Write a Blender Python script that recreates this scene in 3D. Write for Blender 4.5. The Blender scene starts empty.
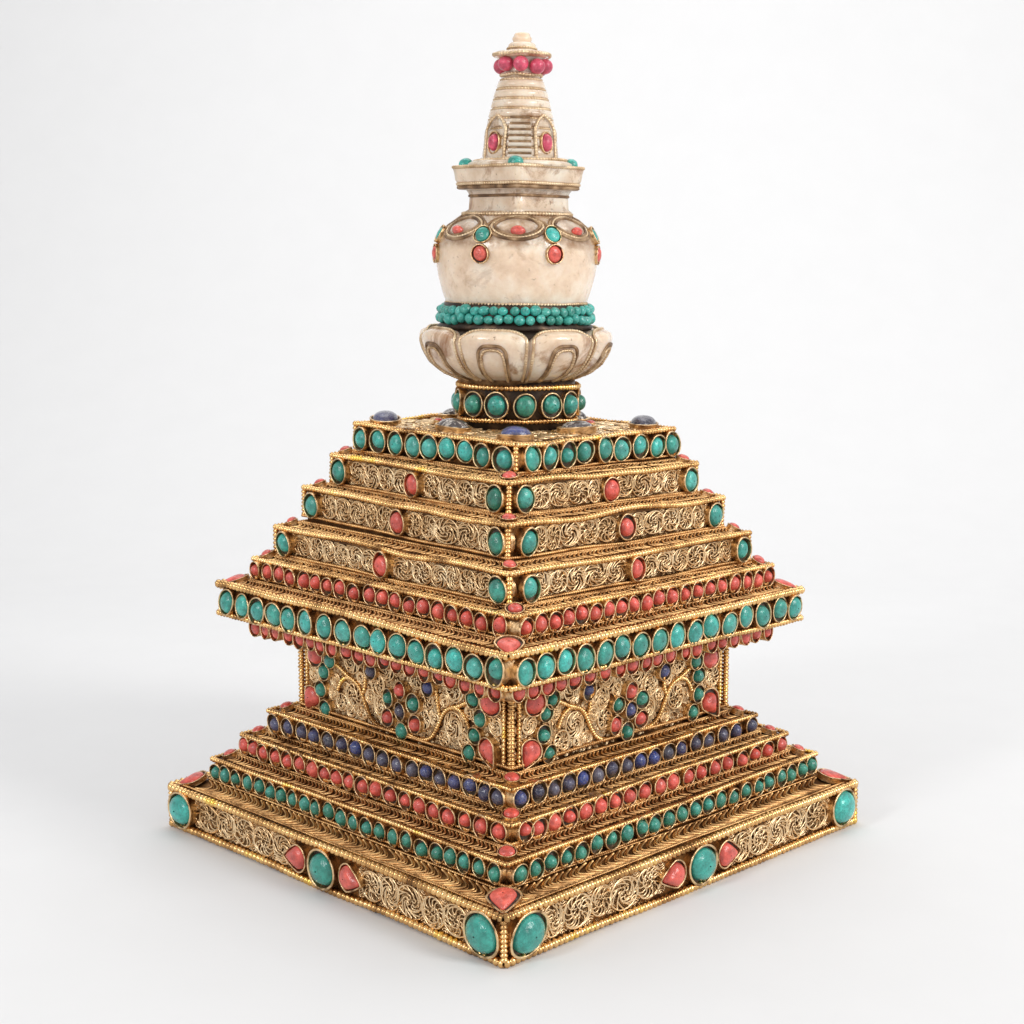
import bpy, math, random
import numpy as np
from mathutils import Matrix, Vector

S = 0.08                      # metres per modelling unit (half the width of the plinth)
rng = np.random.default_rng(7)
random.seed(7)
scene = bpy.context.scene
C = scene.collection
PI = math.pi
H2 = 2 ** -.5

# ------------------------------------------------------------------ materials
def new_mat(name):
    m = bpy.data.materials.new(name); m.use_nodes = True
    nt = m.node_tree
    return m, nt, nt.nodes['Principled BSDF']

def noise(nt, vec, scale, detail=4, rough=.55):
    n = nt.nodes.new('ShaderNodeTexNoise')
    n.inputs['Scale'].default_value = scale; n.inputs['Detail'].default_value = detail
    n.inputs['Roughness'].default_value = rough
    if vec is not None: nt.links.new(vec, n.inputs['Vector'])
    return n

def ramp(nt, fac, stops):
    r = nt.nodes.new('ShaderNodeValToRGB')
    e = r.color_ramp.elements
    while len(e) < len(stops): e.new(.5)
    for el, (p, c) in zip(e, stops):
        el.position = p; el.color = (*c, 1) if len(c) == 3 else c
    nt.links.new(fac, r.inputs['Fac'])
    return r

def mixc(nt, fac, a, b, mode='MIX'):
    m = nt.nodes.new('ShaderNodeMix'); m.data_type = 'RGBA'; m.blend_type = mode
    for s, v in ((m.inputs['Factor'], fac), (m.inputs[6], a), (m.inputs[7], b)):
        if hasattr(v, 'links'): nt.links.new(v, s)
        elif isinstance(v, (int, float)): s.default_value = v
        else: s.default_value = (*v, 1)
    return m.outputs[2]

def bump(nt, b, height, strength, dist):
    n = nt.nodes.new('ShaderNodeBump')
    n.inputs['Strength'].default_value = strength; n.inputs['Distance'].default_value = dist
    nt.links.new(height, n.inputs['Height']); nt.links.new(n.outputs['Normal'], b.inputs['Normal'])

def obj_coord(nt, rand=False):
    t = nt.nodes.new('ShaderNodeTexCoord')
    if not rand: return t.outputs['Object'], None
    o = nt.nodes.new('ShaderNodeObjectInfo')
    mu = nt.nodes.new('ShaderNodeVectorMath'); mu.operation = 'MULTIPLY_ADD'
    cb = nt.nodes.new('ShaderNodeCombineXYZ')
    m1 = nt.nodes.new('ShaderNodeMath'); m1.operation = 'MULTIPLY'; m1.inputs[1].default_value = 57
    nt.links.new(o.outputs['Random'], m1.inputs[0])
    for k in range(3): nt.links.new(m1.outputs[0], cb.inputs[k])
    nt.links.new(t.outputs['Object'], mu.inputs[0]); mu.inputs[1].default_value = (1, 1, 1)
    nt.links.new(cb.outputs[0], mu.inputs[2])
    return mu.outputs[0], o.outputs['Random']

def metal(name, stops, scale, rough=(.3, .5), met=1.0, bmp=.25, bscale=60):
    m, nt, b = new_mat(name)
    v, _ = obj_coord(nt)
    n = noise(nt, v, scale, 5)
    r = ramp(nt, n.outputs['Fac'], stops)
    nt.links.new(r.outputs['Color'], b.inputs['Base Color'])
    b.inputs['Metallic'].default_value = met
    n2 = noise(nt, v, bscale, 3)
    mr = nt.nodes.new('ShaderNodeMapRange')
    mr.inputs['To Min'].default_value, mr.inputs['To Max'].default_value = rough
    nt.links.new(n2.outputs['Fac'], mr.inputs['Value']); nt.links.new(mr.outputs[0], b.inputs['Roughness'])
    bump(nt, b, n2.outputs['Fac'], bmp, .004 * S)
    return m

M = {}
M['gold'] = metal('gilt_wire', [(.28, (.20, .095, .035)), (.40, (.58, .33, .13)), (.50, (.85, .52, .21)), (.60, (.92, .61, .28)), (.69, (.96, .62, .12))], 7, (.18, .36))
M['fil'] = metal('brass_filigree', [(.3, (.66, .43, .21)), (.5, (.86, .63, .37)), (.7, (.94, .73, .46))], 9, (.26, .45))
M['rim'] = metal('bezel_brass', [(.32, (.20, .11, .05)), (.46, (.66, .44, .23)), (.56, (.86, .62, .37)), (.7, (.92, .64, .26))], 2.2, (.25, .4))
M['body'] = metal('tarnished_brass', [(.3, (.06, .024, .008)), (.5, (.14, .062, .02)), (.70, (.38, .19, .065))], 14, (.4, .6), .85)
M['filback'] = metal('dark_brass_backing', [(.3, (.20, .11, .045)), (.5, (.40, .25, .12)), (.7, (.66, .46, .25))], 12, (.3, .5))  # darker brass for the backing wires, so gaps between scrolls read dark
M['braid'] = metal('worn_copper_wire', [(.3, (.30, .145, .055)), (.5, (.70, .41, .175)), (.7, (.94, .61, .27))], 12, (.35, .55))

def resin():
    m, nt, b = new_mat('dark_setting_resin')
    v, r = obj_coord(nt, True)
    n = noise(nt, v, 2.5, 4)
    c = ramp(nt, n.outputs['Fac'], [(.35, (.018, .012, .009)), (.55, (.05, .035, .026)), (.72, (.16, .12, .10))])
    nt.links.new(c.outputs['Color'], b.inputs['Base Color'])
    b.inputs['Roughness'].default_value = .55
    return m
M['resin'] = resin()

def stone(name, cols, vein, veinamt=.5, rough=.22, scale=1.3, vscale=2.2, vary=.5):
    m, nt, b = new_mat(name)
    v, rnd = obj_coord(nt, True)
    base = ramp(nt, rnd, [(i / max(1, len(cols) - 1), c) for i, c in enumerate(cols)])
    n = noise(nt, v, scale, 5)
    mr = nt.nodes.new('ShaderNodeMapRange')
    mr.inputs['From Min'].default_value = .3; mr.inputs['From Max'].default_value = .7
    mr.inputs['To Min'].default_value = 1 - vary; mr.inputs['To Max'].default_value = 1 + vary * .5
    nt.links.new(n.outputs['Fac'], mr.inputs['Value'])
    sc = nt.nodes.new('ShaderNodeVectorMath'); sc.operation = 'SCALE'
    nt.links.new(base.outputs['Color'], sc.inputs[0]); nt.links.new(mr.outputs[0], sc.inputs['Scale'])
    nv = noise(nt, v, vscale, 6, .6); nv.inputs['Distortion'].default_value = .8
    rv = ramp(nt, nv.outputs['Fac'], [(.455, (0, 0, 0)), (.49, (veinamt,) * 3), (.50, (veinamt,) * 3), (.535, (0, 0, 0))])
    nt.links.new(mixc(nt, rv.outputs['Color'], sc.outputs[0], vein), b.inputs['Base Color'])
    b.inputs['Roughness'].default_value = rough
    b.inputs['Coat Weight'].default_value = .3; b.inputs['Coat Roughness'].default_value = .12
    bump(nt, b, n.outputs['Fac'], .15, .02)
    return m
M['turq'] = stone('turquoise', [(.045, .34, .28), (.055, .44, .38), (.035, .26, .20), (.06, .53, .46), (.05, .40, .33), (.04, .31, .24), (.10, .48, .41), (.05, .46, .38)], (.02, .15, .13), .55)
M['green'] = stone('green_turquoise', [(.03, .21, .14), (.045, .30, .22), (.035, .24, .16), (.055, .36, .29), (.04, .27, .19), (.06, .33, .24)], (.015, .08, .06), .5)
M['coral'] = stone('coral', [(.70, .095, .065), (.78, .12, .09), (.64, .10, .075), (.80, .14, .10)], (.50, .045, .035), .35, .25)
M['pink'] = stone('pink_coral', [(.64, .075, .14), (.70, .09, .16), (.58, .065, .12)], (.35, .02, .05), .5, .3)
M['lapis'] = stone('lapis', [(.05, .05, .12), (.085, .08, .12), (.03, .06, .27), (.05, .045, .075), (.06, .065, .17), (.12, .11, .155), (.03, .03, .05), (.045, .055, .20)], (.20, .18, .20), .6, .16)
M['agate'] = stone('banded_agate', [(.06, .05, .05), (.10, .08, .08)], (.65, .60, .54), .9, .12, 1.0, 1.1)

def cream(name='cream_crystal', sss=.4, stain=1.0, band=False):
    m, nt, b = new_mat(name)
    v, _ = obj_coord(nt)
    n = noise(nt, v, 9, 6, .6)
    base = ramp(nt, n.outputs['Fac'], [(.3, (.62, .44, .30)), (.5, (.77, .60, .45)), (.7, (.86, .75, .62))])
    n2 = noise(nt, v, 5.5, 8, .68); n2.inputs['Distortion'].default_value = .6
    st = ramp(nt, n2.outputs['Fac'], [(.52, (0, 0, 0)), (.58, (.5 * stain,) * 3), (.66, (.95 * stain,) * 3)])
    c1 = mixc(nt, st.outputs['Color'], base.outputs['Color'], (.27, .12, .042))
    if band:
        sx = nt.nodes.new('ShaderNodeSeparateXYZ'); nt.links.new(v, sx.inputs[0])
        zr = ramp(nt, sx.outputs['Z'], [(.035, (0, 0, 0)), (.062, (.75,) * 3), (.10, (.9,) * 3), (.135, (.55,) * 3), (.17, (.8,) * 3)])
        n5 = noise(nt, v, 15, 7, .65)
        nr = ramp(nt, n5.outputs['Fac'], [(.34, (0, 0, 0)), (.56, (1, 1, 1))])
        c1 = mixc(nt, mixc(nt, 1.0, zr.outputs['Color'], nr.outputs['Color'], 'MULTIPLY'), c1, (.27, .13, .05))
    n3 = noise(nt, v, 45, 4, .6)
    sp = ramp(nt, n3.outputs['Fac'], [(.64, (0, 0, 0)), (.72, (.7 * stain,) * 3)])
    nt.links.new(mixc(nt, sp.outputs['Color'], c1, (.12, .06, .03)), b.inputs['Base Color'])
    b.inputs['Roughness'].default_value = .24
    b.inputs['Coat Weight'].default_value = .35; b.inputs['Coat Roughness'].default_value = .1
    b.inputs['Subsurface Weight'].default_value = sss
    b.inputs['Subsurface Radius'].default_value = (1, .7, .45)
    b.inputs['Subsurface Scale'].default_value = .10 * S
    n4 = noise(nt, v, 26, 5, .6)
    bump(nt, b, n4.outputs['Fac'], .35, .012 * S)
    return m
M['cream'] = cream()
M['clear'] = cream('pale_crystal', .6, .5, True)
def patina():
    m, nt, b = new_mat('brown_patina')
    v, _ = obj_coord(nt)
    n = noise(nt, v, 22, 5)
    c = ramp(nt, n.outputs['Fac'], [(.35, (.10, .05, .022)), (.52, (.26, .15, .07)), (.68, (.46, .31, .18))])
    nt.links.new(c.outputs['Color'], b.inputs['Base Color'])
    b.inputs['Roughness'].default_value = .45; b.inputs['Metallic'].default_value = .25
    return m
M['patina'] = patina()
M['trim'] = metal('pale_gilt_trim', [(.3, (.42, .27, .14)), (.5, (.66, .48, .30)), (.7, (.84, .68, .46))], 16, (.3, .45), .7)
M['dark'] = metal('blackened_metal', [(.3, (.02, .013, .01)), (.55, (.05, .032, .022)), (.75, (.16, .10, .055))], 20, (.35, .55), .6)
def plain(name, col, rough):
    m, nt, b = new_mat(name)
    v, _ = obj_coord(nt)
    n = noise(nt, v, 3, 3)
    c = ramp(nt, n.outputs['Fac'], [(.3, tuple(x * .985 for x in col)), (.7, col)])
    nt.links.new(c.outputs['Color'], b.inputs['Base Color'])
    b.inputs['Roughness'].default_value = rough
    b.inputs['Specular IOR Level'].default_value = .25
    return m
M['paper'] = plain('white_backdrop_paper', (.70, .70, .705), .7)

# ------------------------------------------------------------------ mesh building
class MB:
    def __init__(s):
        s.v = []; s.q = []; s.t = []; s.n = 0
    def add(s, v, q=None, t=None, mi=0):
        v = np.asarray(v, float).reshape(-1, 3)
        if q is not None and len(q):
            q = np.asarray(q, int).reshape(-1, 4); s.q.append((q + s.n, mi))
        if t is not None and len(t):
            t = np.asarray(t, int).reshape(-1, 3); s.t.append((t + s.n, mi))
        s.v.append(v); s.n += len(v)
    def grid(s, G, closed_u=False, closed_v=False, mi=0):
        G = np.asarray(G, float); a, b = G.shape[:2]
        i = np.arange(a if closed_u else a - 1); j = np.arange(b if closed_v else b - 1)
        I, J = np.meshgrid(i, j, indexing='ij'); I2 = (I + 1) % a; J2 = (J + 1) % b
        s.add(G, np.stack([I * b + J, I2 * b + J, I2 * b + J2, I * b + J2], -1).reshape(-1, 4), mi=mi)
    def tubes(s, P, r, nrm, k=4, closed=False, mi=0):
        """P (m,n,3) polylines, r scalar / (n,) / (m,n), nrm (3,) or (m,n,3): one frame axis of every cross-section."""
        P = np.asarray(P, float)
        if P.ndim == 2: P = P[None]
        m, n = P.shape[:2]
        if closed: T = np.roll(P, -1, 1) - np.roll(P, 1, 1)
        else: T = np.gradient(P, axis=1)
        T /= np.linalg.norm(T, axis=-1, keepdims=True) + 1e-12
        N = np.broadcast_to(np.asarray(nrm, float), P.shape)
        B = np.cross(T, N); B /= np.linalg.norm(B, axis=-1, keepdims=True) + 1e-12
        N = np.cross(B, T)
        r = np.broadcast_to(np.asarray(r, float), (m, n))[..., None, None]
        a = np.arange(k) * 2 * PI / k + PI / k
        V = P[:, :, None] + r * (np.cos(a)[:, None] * B[:, :, None] + np.sin(a)[:, None] * N[:, :, None])
        i = np.arange(n if closed else n - 1); j = np.arange(k); mm = np.arange(m)
        MM, I, J = np.meshgrid(mm, i, j, indexing='ij')
        f = lambda I, J: MM * n * k + (I % n) * k + J % k
        s.add(V, np.stack([f(I, J), f(I, J + 1), f(I + 1, J + 1), f(I + 1, J)], -1).reshape(-1, 4), mi=mi)
        if not closed:
            b = s.n - m * n * k
            for e in (0, n - 1):
                for c in range(1, k - 1):
                    s.t.append((np.stack([b + np.arange(m) * n * k + e * k + x for x in ((0, c, c + 1) if e == 0 else (0, c + 1, c))], -1), mi))
    def build(s, name, mats, parent=None, smooth=True, mat=None):
        me = bpy.data.meshes.new(name)
        V = np.concatenate(s.v)
        q = np.concatenate([x for x, _ in s.q]) if s.q else np.zeros((0, 4), int)
        t = np.concatenate([x for x, _ in s.t]) if s.t else np.zeros((0, 3), int)
        mi = np.concatenate([np.full(len(x), k) for x, k in s.q + s.t])
        me.vertices.add(len(V)); me.vertices.foreach_set('co', V.astype(np.float32).ravel())
        me.loops.add(len(q) * 4 + len(t) * 3)
        me.loops.foreach_set('vertex_index', np.concatenate([q.ravel(), t.ravel()]).astype(np.int32))
        me.polygons.add(len(q) + len(t))
        ls = np.concatenate([np.arange(len(q)) * 4, len(q) * 4 + np.arange(len(t)) * 3])
        me.polygons.foreach_set('loop_start', ls.astype(np.int32))
        me.polygons.foreach_set('material_index', mi.astype(np.int32))
        me.polygons.foreach_set('use_smooth', np.full(len(q) + len(t), smooth))
        me.update(calc_edges=True); me.validate()
        for k in (mats if isinstance(mats, (list, tuple)) else [mats]): me.materials.append(M[k])
        return link(name, me, parent, mat)

def link(name, me, parent=None, mat=None):
    o = bpy.data.objects.new(name, me); C.objects.link(o)
    if parent is not None: o.parent = parent
    if mat is not None: o.matrix_local = mat
    return o

def resample(P, step, closed=False):
    P = np.asarray(P, float)
    if closed: P = np.vstack([P, P[:1]])
    d = np.concatenate([[0], np.cumsum(np.linalg.norm(np.diff(P, axis=0), axis=1))])
    n = max(2, int(round(d[-1] / step)))
    s = np.linspace(0, d[-1], n + 1)
    if closed: s = s[:-1]
    return np.stack([np.interp(s, d, P[:, k]) for k in range(P.shape[1])], -1), d[-1] / n

def beaded(mb, P, r, pitch, nrm, k=7, closed=False, mi=0, wob=0.0, depth=.66):
    """a wire drawn into beads along the polyline P"""
    P = np.asarray(P, float)
    ncl = None
    if np.ndim(nrm) == 2: ncl = nrm
    fr = np.array([0., .16, .5, .84])
    Q, st = resample(P, pitch, closed)
    nb = len(Q) if closed else len(Q) - 1
    Pc = np.vstack([Q, Q[:1]]) if closed else Q
    fine = []; rad = []
    for f in fr:
        fine.append(Pc[:-1] * (1 - f) + Pc[1:] * f if not closed else Pc[:nb] * (1 - f) + Pc[1:nb + 1] * f)
        rad.append(np.full(nb, r * (1 - depth * (2 * abs(f - .5)) ** 2.6)))
    A = np.stack(fine, 1).reshape(-1, 3); R = np.stack(rad, 1)
    R = R * (1 + rng.normal(0, .05, (nb, 1)))
    R = R.reshape(-1)
    if not closed:
        A = np.vstack([A, Q[-1:]]); R = np.append(R, r * .6)
    if wob:
        s = np.arange(len(A)) / len(A)
        w = sum(rng.normal(0, wob / (j + 1) ** .7) * np.sin(2 * PI * (j + 1) * s * (1 if closed else .5) + rng.uniform(0, 6)) for j in range(6))
        w2 = sum(rng.normal(0, wob / (j + 1) ** .7) * np.sin(2 * PI * (j + 1) * s * (1 if closed else .5) + rng.uniform(0, 6)) for j in range(6))
        env = 1 if closed else np.sin(PI * s) ** .4
        A = A.copy(); A[:, 2] += w * env; A[:, :2] *= (1 + (w2 * env)[:, None] * .35)
    if ncl is not None:
        d0 = np.linspace(0, 1, len(ncl)); d1 = np.linspace(0, 1, len(A))
        nrm = np.stack([np.interp(d1, d0, ncl[:, c]) for c in range(3)], -1)
    mb.tubes(A, R, nrm, k, closed, mi)

# faces of a square tier, seen from outside, u runs left to right; corners lie on the x and y axes
def fdir(f):
    a = -PI * 3 / 4 + f * PI / 2
    n = np.array([math.cos(a), math.sin(a), 0.]); t = np.array([-n[1], n[0], 0.])
    return t, n
def on_face(f, a, UZ, out=0.):
    t, n = fdir(f); UZ = np.asarray(UZ, float)
    return UZ[..., :1] * t + (a + out) * n + UZ[..., 1:2] * np.array([0, 0, 1.])
def face_matrix(f, a, u, z, out=0., roll=0., pitch=0.):
    t, n = fdir(f)
    p = u * t + (a + out) * n
    R = Matrix(((t[0], 0, n[0]), (t[1], 0, n[1]), (0, 1, 0))).to_4x4()
    return Matrix.Translation((p[0], p[1], z)) @ R @ Matrix.Rotation(roll, 4, 'Z') @ Matrix.Rotation(pitch, 4, 'X')

# ------------------------------------------------------------------ stones in bezels (unit meshes shared by copies)
def outline(kind, n, wob, seed):
    g = np.random.default_rng(seed)
    th = np.arange(n) * 2 * PI / n
    r = np.ones(n)
    if kind == 'oval':
        for k in (2, 3, 4): r += np.clip(g.normal(0, wob / k), -wob / k, wob / k) * np.cos(k * th + g.uniform(0, 6))
        return np.stack([r * np.cos(th), r * np.sin(th)], -1)
    # drop: round at -y, pointed at +y
    x = np.cos(th) * (1 - .62 * np.clip(np.sin(th), 0, 1) ** 1.1); y = np.sin(th)
    y = np.where(y > 0, y * 1.38, y * .86)
    return np.stack([x, y], -1)
def bezel_mesh(kind, seed):
    mb = MB(); n = 28
    o = outline(kind, n, .05, seed)
    prof = [(1.0, -.8), (1.0, .86), (1.02, .95), (1.0, 1.03), (.955, 1.06), (.91, 1.0), (.90, .9), (.90, .45)]
    mb.grid([[(p[0] * r, p[1] * r, z) for p in o] for r, z in prof], closed_v=True)
    inner = [[(p[0] * r, p[1] * r, z) for p in o] for r, z in ((.90, .50), (.6, .56), (.02, .56))]
    mb.grid(inner, closed_v=True, mi=1)
    ob = mb.build('bezel', ['rim', 'resin']); me = ob.data; bpy.data.objects.remove(ob); return me
def stone_mesh(kind, mat, seed, ht=1.0):
    mb = MB(); n = 24
    o = outline(kind, n, .025, seed)
    g = np.random.default_rng(seed)
    rows = []
    for k, a in enumerate(np.linspace(0, PI / 2 * .985, 9)):
        rr = math.cos(a) ** .82; z = math.sin(a) ** .95
        rows.append([(p[0] * rr, p[1] * rr, z * ht + .03 * p[0] * math.sin(seed)) for p in o])
    rows.insert(0, [(p[0] * .97, p[1] * .97, -.25) for p in o])
    mb.grid(rows, closed_v=True)
    ob = mb.build('stone', [mat]); me = ob.data; bpy.data.objects.remove(ob); return me
BEZ = {k: [bezel_mesh(k, 10 + i) for i in range(5 if k == 'oval' else 1)] for k in ('oval', 'drop')}
STN = {}
STONE_NAME = dict(turq='turquoise_stone', coral='coral_stone', lapis='lapis_stone', green='green_stone', pink='coral_stone', agate='agate_stone')
def get_stone(mat, kind):
    if (mat, kind) not in STN: STN[mat, kind] = [stone_mesh(kind, mat, 40 + i) for i in range(4 if kind == 'oval' else 1)]
    return STN[mat, kind][rng.integers(len(STN[mat, kind]))]
def gem(parent, mat, mtx, w, h, kind='oval', depth=.03, fill=.78, ht=.026, jit=1.0, bez=True):
    """w, h: half sizes of the bezel; mtx: frame on the surface (z outwards)"""
    if bez:
        me = BEZ[kind][rng.integers(len(BEZ[kind]))]
        tl = Matrix.Rotation(rng.normal(0, .05 * jit), 4, 'X') @ Matrix.Rotation(rng.normal(0, .05 * jit), 4, 'Y') @ Matrix.Rotation(rng.normal(0, .2 * jit) if kind == 'oval' else 0, 4, 'Z')
        B = mtx @ tl @ Matrix.Diagonal((w * (1 + rng.normal(0, .05 * jit)), h * (1 + rng.normal(0, .05 * jit)), depth * rng.uniform(.85, 1.2), 1))
        link('bezel', me, parent, B)
    f = min(.83 if bez else 1.2, fill * (1 + rng.normal(0, .07 * jit)))
    cl = max(.0, .90 - f)
    off = Matrix.Translation((float(np.clip(rng.normal(0, .05 * jit), -cl, cl)) * w, float(np.clip(rng.normal(0, .06 * jit), -cl, cl)) * h, depth * (.55 if bez else 0)))
    Q = mtx @ (tl if bez else Matrix()) @ off @ Matrix.Rotation(rng.normal(0, .15 * jit) if kind == 'oval' else 0, 4, 'Z') @ Matrix.Diagonal((w * f, h * f * (1 + rng.normal(0, .04 * jit)), ht, 1))
    link(STONE_NAME[mat], get_stone(mat, kind), parent, Q)

# ------------------------------------------------------------------ filigree
def scroll(seed, nk=10):
    """curled wires filling the unit disc: a long spiral, crescents set like fish scales, small inner curls"""
    g = np.random.default_rng(seed)
    ph = g.uniform(0, 2 * PI)
    t = np.linspace(0, 1, 44)
    ang = ph + t * 2 * PI * g.uniform(1.8, 2.4)
    r = np.where(t < .5, .97 - .05 * t, .945 - (t - .5) / .5 * .84)
    spiral = np.stack([r * np.cos(ang), r * np.sin(ang)], -1)
    com = []
    m = np.linspace(0, 1, 10)
    kind = seed % 2
    for k in range(nk):
        p0 = ph + 2 * PI * k / nk + g.normal(0, .07)
        if kind:
            rho = .30 + .05 * (k % 2); cc = .60
            a0 = p0 - .5 + m * g.uniform(2.9, 3.6)
            q = np.stack([cc * math.cos(p0) + rho * np.cos(a0), cc * math.sin(p0) + rho * np.sin(a0)], -1)
        else:
            rr = .93 - (.60 if k % 2 else .42) * m ** .9
            aa = p0 + 1.0 * m ** 1.6 + .8 * np.clip(m - .75, 0, 1)
            q = np.stack([rr * np.cos(aa), rr * np.sin(aa)], -1)
        com.append(q)
    for k in range(nk // 2):
        p0 = ph + .3 + 4 * PI * k / nk
        a0 = p0 + m * 3.4
        com.append(np.stack([.30 * math.cos(p0) + .14 * np.cos(a0), .30 * math.sin(p0) + .14 * np.sin(a0)], -1))
    return spiral, np.array(com)
SCR = [scroll(100 + i, n) for i, n in enumerate((12, 13, 14, 12, 13, 14, 15, 12, 13, 11))]
def put_scrolls(mb, circles, tomap, nrm, wr=.0042):
    """circles: (u, z, ru, rz, flip)"""
    sp, cm = [], []
    for (u, z, ru, rz) in circles:
        s, c = SCR[rng.integers(len(SCR))]
        if ru < .030: c = c[::2]
        a = rng.uniform(0, 2 * PI); fl = rng.choice((-1, 1))
        R = np.array([[math.cos(a), -math.sin(a)], [math.sin(a), math.cos(a)]])
        k = np.array([ru * fl, rz])
        sp.append((s @ R.T) * k + (u, z)); cm.append((c @ R.T) * k + (u, z))
    if not sp: return
    lift = rng.uniform(0, .003, (len(sp), 1, 1))
    P = tomap(np.array(sp)) + np.asarray(nrm) * lift
    mb.tubes(P, wr * 1.15, nrm, 5)
    Q = tomap(np.concatenate(cm)); nc = len(Q)
    taper = np.linspace(1.05, .75, Q.shape[1])
    Q = Q + np.asarray(nrm) * rng.uniform(-.001, .004, (nc, 1, 1))
    mb.tubes(Q, wr * taper, nrm, 5)
def strip_circles(u0, u1, z0, z1):
    h = (z1 - z0) / 2; n = max(1, int(round((u1 - u0) / (2 * h * 1.0))))
    ws = rng.uniform(.75, 1.25, n); ws *= (u1 - u0) / ws.sum()
    e = u0 + np.concatenate([[0], np.cumsum(ws)])
    out = [((e[i] + e[i + 1]) / 2, (z0 + z1) / 2 + rng.normal(0, h * .05), ws[i] / 2 * rng.uniform(1.06, 1.22), h * rng.uniform(.96, 1.08)) for i in range(n)]
    return out, e
def fan(u, z, d, size, n=4):
    """nested arcs opening towards direction d"""
    out = []
    for j in range(n):
        s_ = np.linspace(-1, 1, 9) * 1.25; r = size * (j + .6) / n
        out.append(np.stack([u + r * np.cos(d + s_) * 1.0, z + r * np.sin(d + s_)], -1))
    return out
def fillers(mb, u0, u1, z0, z1, e, tomap, nrm, wr=.0036):
    h = (z1 - z0) / 2; cur = []
    for u in e:
        for sg in (-1, 1):
            for q in fan(u, (z0 + z1) / 2 + sg * h * 1.02, -sg * PI / 2 + rng.normal(0, .3), h * .62, 4):
                q = q.copy(); q[:, 1] = np.clip(q[:, 1], z0 - .004, z1 + .004); q[:, 0] = np.clip(q[:, 0], u0 - .02, u1 + .02)
                cur.append(q)
    mb.tubes(tomap(np.array(cur)) - np.asarray(nrm) * .003, wr, nrm, 4)
def fan_field(mb, pts, blocked, size, tomap, nrm, wr=.0034, mi=0):
    """little fans of curved wire wherever no scroll or stone covers the sheet"""
    arr = np.array([b[:3] for b in blocked]); cur = []
    for u, z in pts:
        if len(arr) and (np.hypot(arr[:, 0] - u, arr[:, 1] - z) < arr[:, 2] * .93).any(): continue
        cur += fan(u, z, rng.uniform(0, 2 * PI), size, 3)
    if cur: mb.tubes(tomap(np.array(cur)) - np.asarray(nrm) * .002, wr, nrm, 4, mi=mi)
def backing(mb, u0, u1, z0, z1, tomap, nrm):
    st = .0165; cur = []
    for u in np.arange(u0 - .004, u1 + .004, st):
        for z in np.arange(z0 + .004, z1, st):
            cur += fan(u + rng.normal(0, .003), z + rng.normal(0, .003), rng.uniform(0, 2 * PI), .0145, 2)
    mb.tubes(tomap(np.array(cur)) - np.asarray(nrm) * .0035, .0030, nrm, 4, mi=1)
def pack(inside, blocked, radii, bounds, tries=1500, gap=.98, start=()):
    """random circle packing; blocked: list of (u,z,r)"""
    cir = []; B = list(blocked)
    for rad in radii:
        arr = np.array(B) if B else np.zeros((0, 3))
        for _ in range(tries):
            p = np.array([rng.uniform(bounds[0], bounds[1]), rng.uniform(bounds[2], bounds[3])])
            if not inside(p, rad): continue
            if len(arr) and (np.hypot(arr[:, 0] - p[0], arr[:, 1] - p[1]) < (arr[:, 2] + rad) * gap).any(): continue
            B.append((p[0], p[1], rad)); arr = np.array(B); cir.append((p[0], p[1], rad, rad))
    return cir

# ------------------------------------------------------------------ the stupa
root = bpy.data.objects.new('miniature_stupa', None); C.objects.link(root)
root.scale = (S, S, S)
root.empty_display_size = .5
root['label'] = 'gilt filigree stupa model with turquoise, coral and lapis stones under a cream crystal dome'
root['category'] = 'stupa'

#            half    top     bottom  ox      oy  yaw    tilt
TIER = {
 'base': (1.0000, .1649, -.0120, -.0116, 0, -.0004, .0000),
 'green': (.8774, .2776, .2074, -.0046, 0, .0009, .0035),
 'coral': (.7896, .3720, .3125, -.0007, 0, .0078, -.0057),
 'lapis': (.7053, .4617, .3975, -.0065, 0, .0171, -.0190),
 'neck': (.6146, .8300, .4951, .0010, 0, .0089, -.0123),
 'under': (.7350, .8700, .8250, -.0103, 0, .0166, -.0196),
 'corn': (.8349, .9908, .8694, -.0103, 0, .0166, -.0196),
 't5': (.7404, 1.0902, 1.0253, .0030, 0, .0235, -.0241),
 't6': (.6765, 1.2231, 1.1188, .0008, 0, .0087, -.0223),
 't7': (.5965, 1.3746, 1.2632, .0049, 0, -.0023, -.0328),
 't8': (.5175, 1.5099, 1.4009, .0097, 0, -.0056, -.0330),
 't9': (.4507, 1.6452, 1.5391, .0143, 0, .0239, -.0281),
}
ORDER = list(TIER)
ABOVE = {'base': 'green', 'green': 'coral', 'coral': 'lapis', 'lapis': 'neck', 'corn': 't5', 't5': 't6', 't6': 't7', 't7': 't8', 't8': 't9'}
NAME = dict(base='plinth', green='step_tier', coral='step_tier', lapis='step_tier', neck='panel_wall', under='cornice_underside', corn='cornice',
            t5='step_tier', t6='step_tier', t7='step_tier', t8='step_tier', t9='top_platform')
LABEL = dict(green='lowest step set with a row of small green stones', coral='step set with a row of coral stones above the green row',
             lapis='step set with a row of dark blue lapis stones', t5='step set with a row of coral stones above the cornice',
             t6='lowest of three filigree steps', t7='middle of three filigree steps', t8='topmost of three filigree steps')
tier = {}
LEDGE = .5
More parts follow.
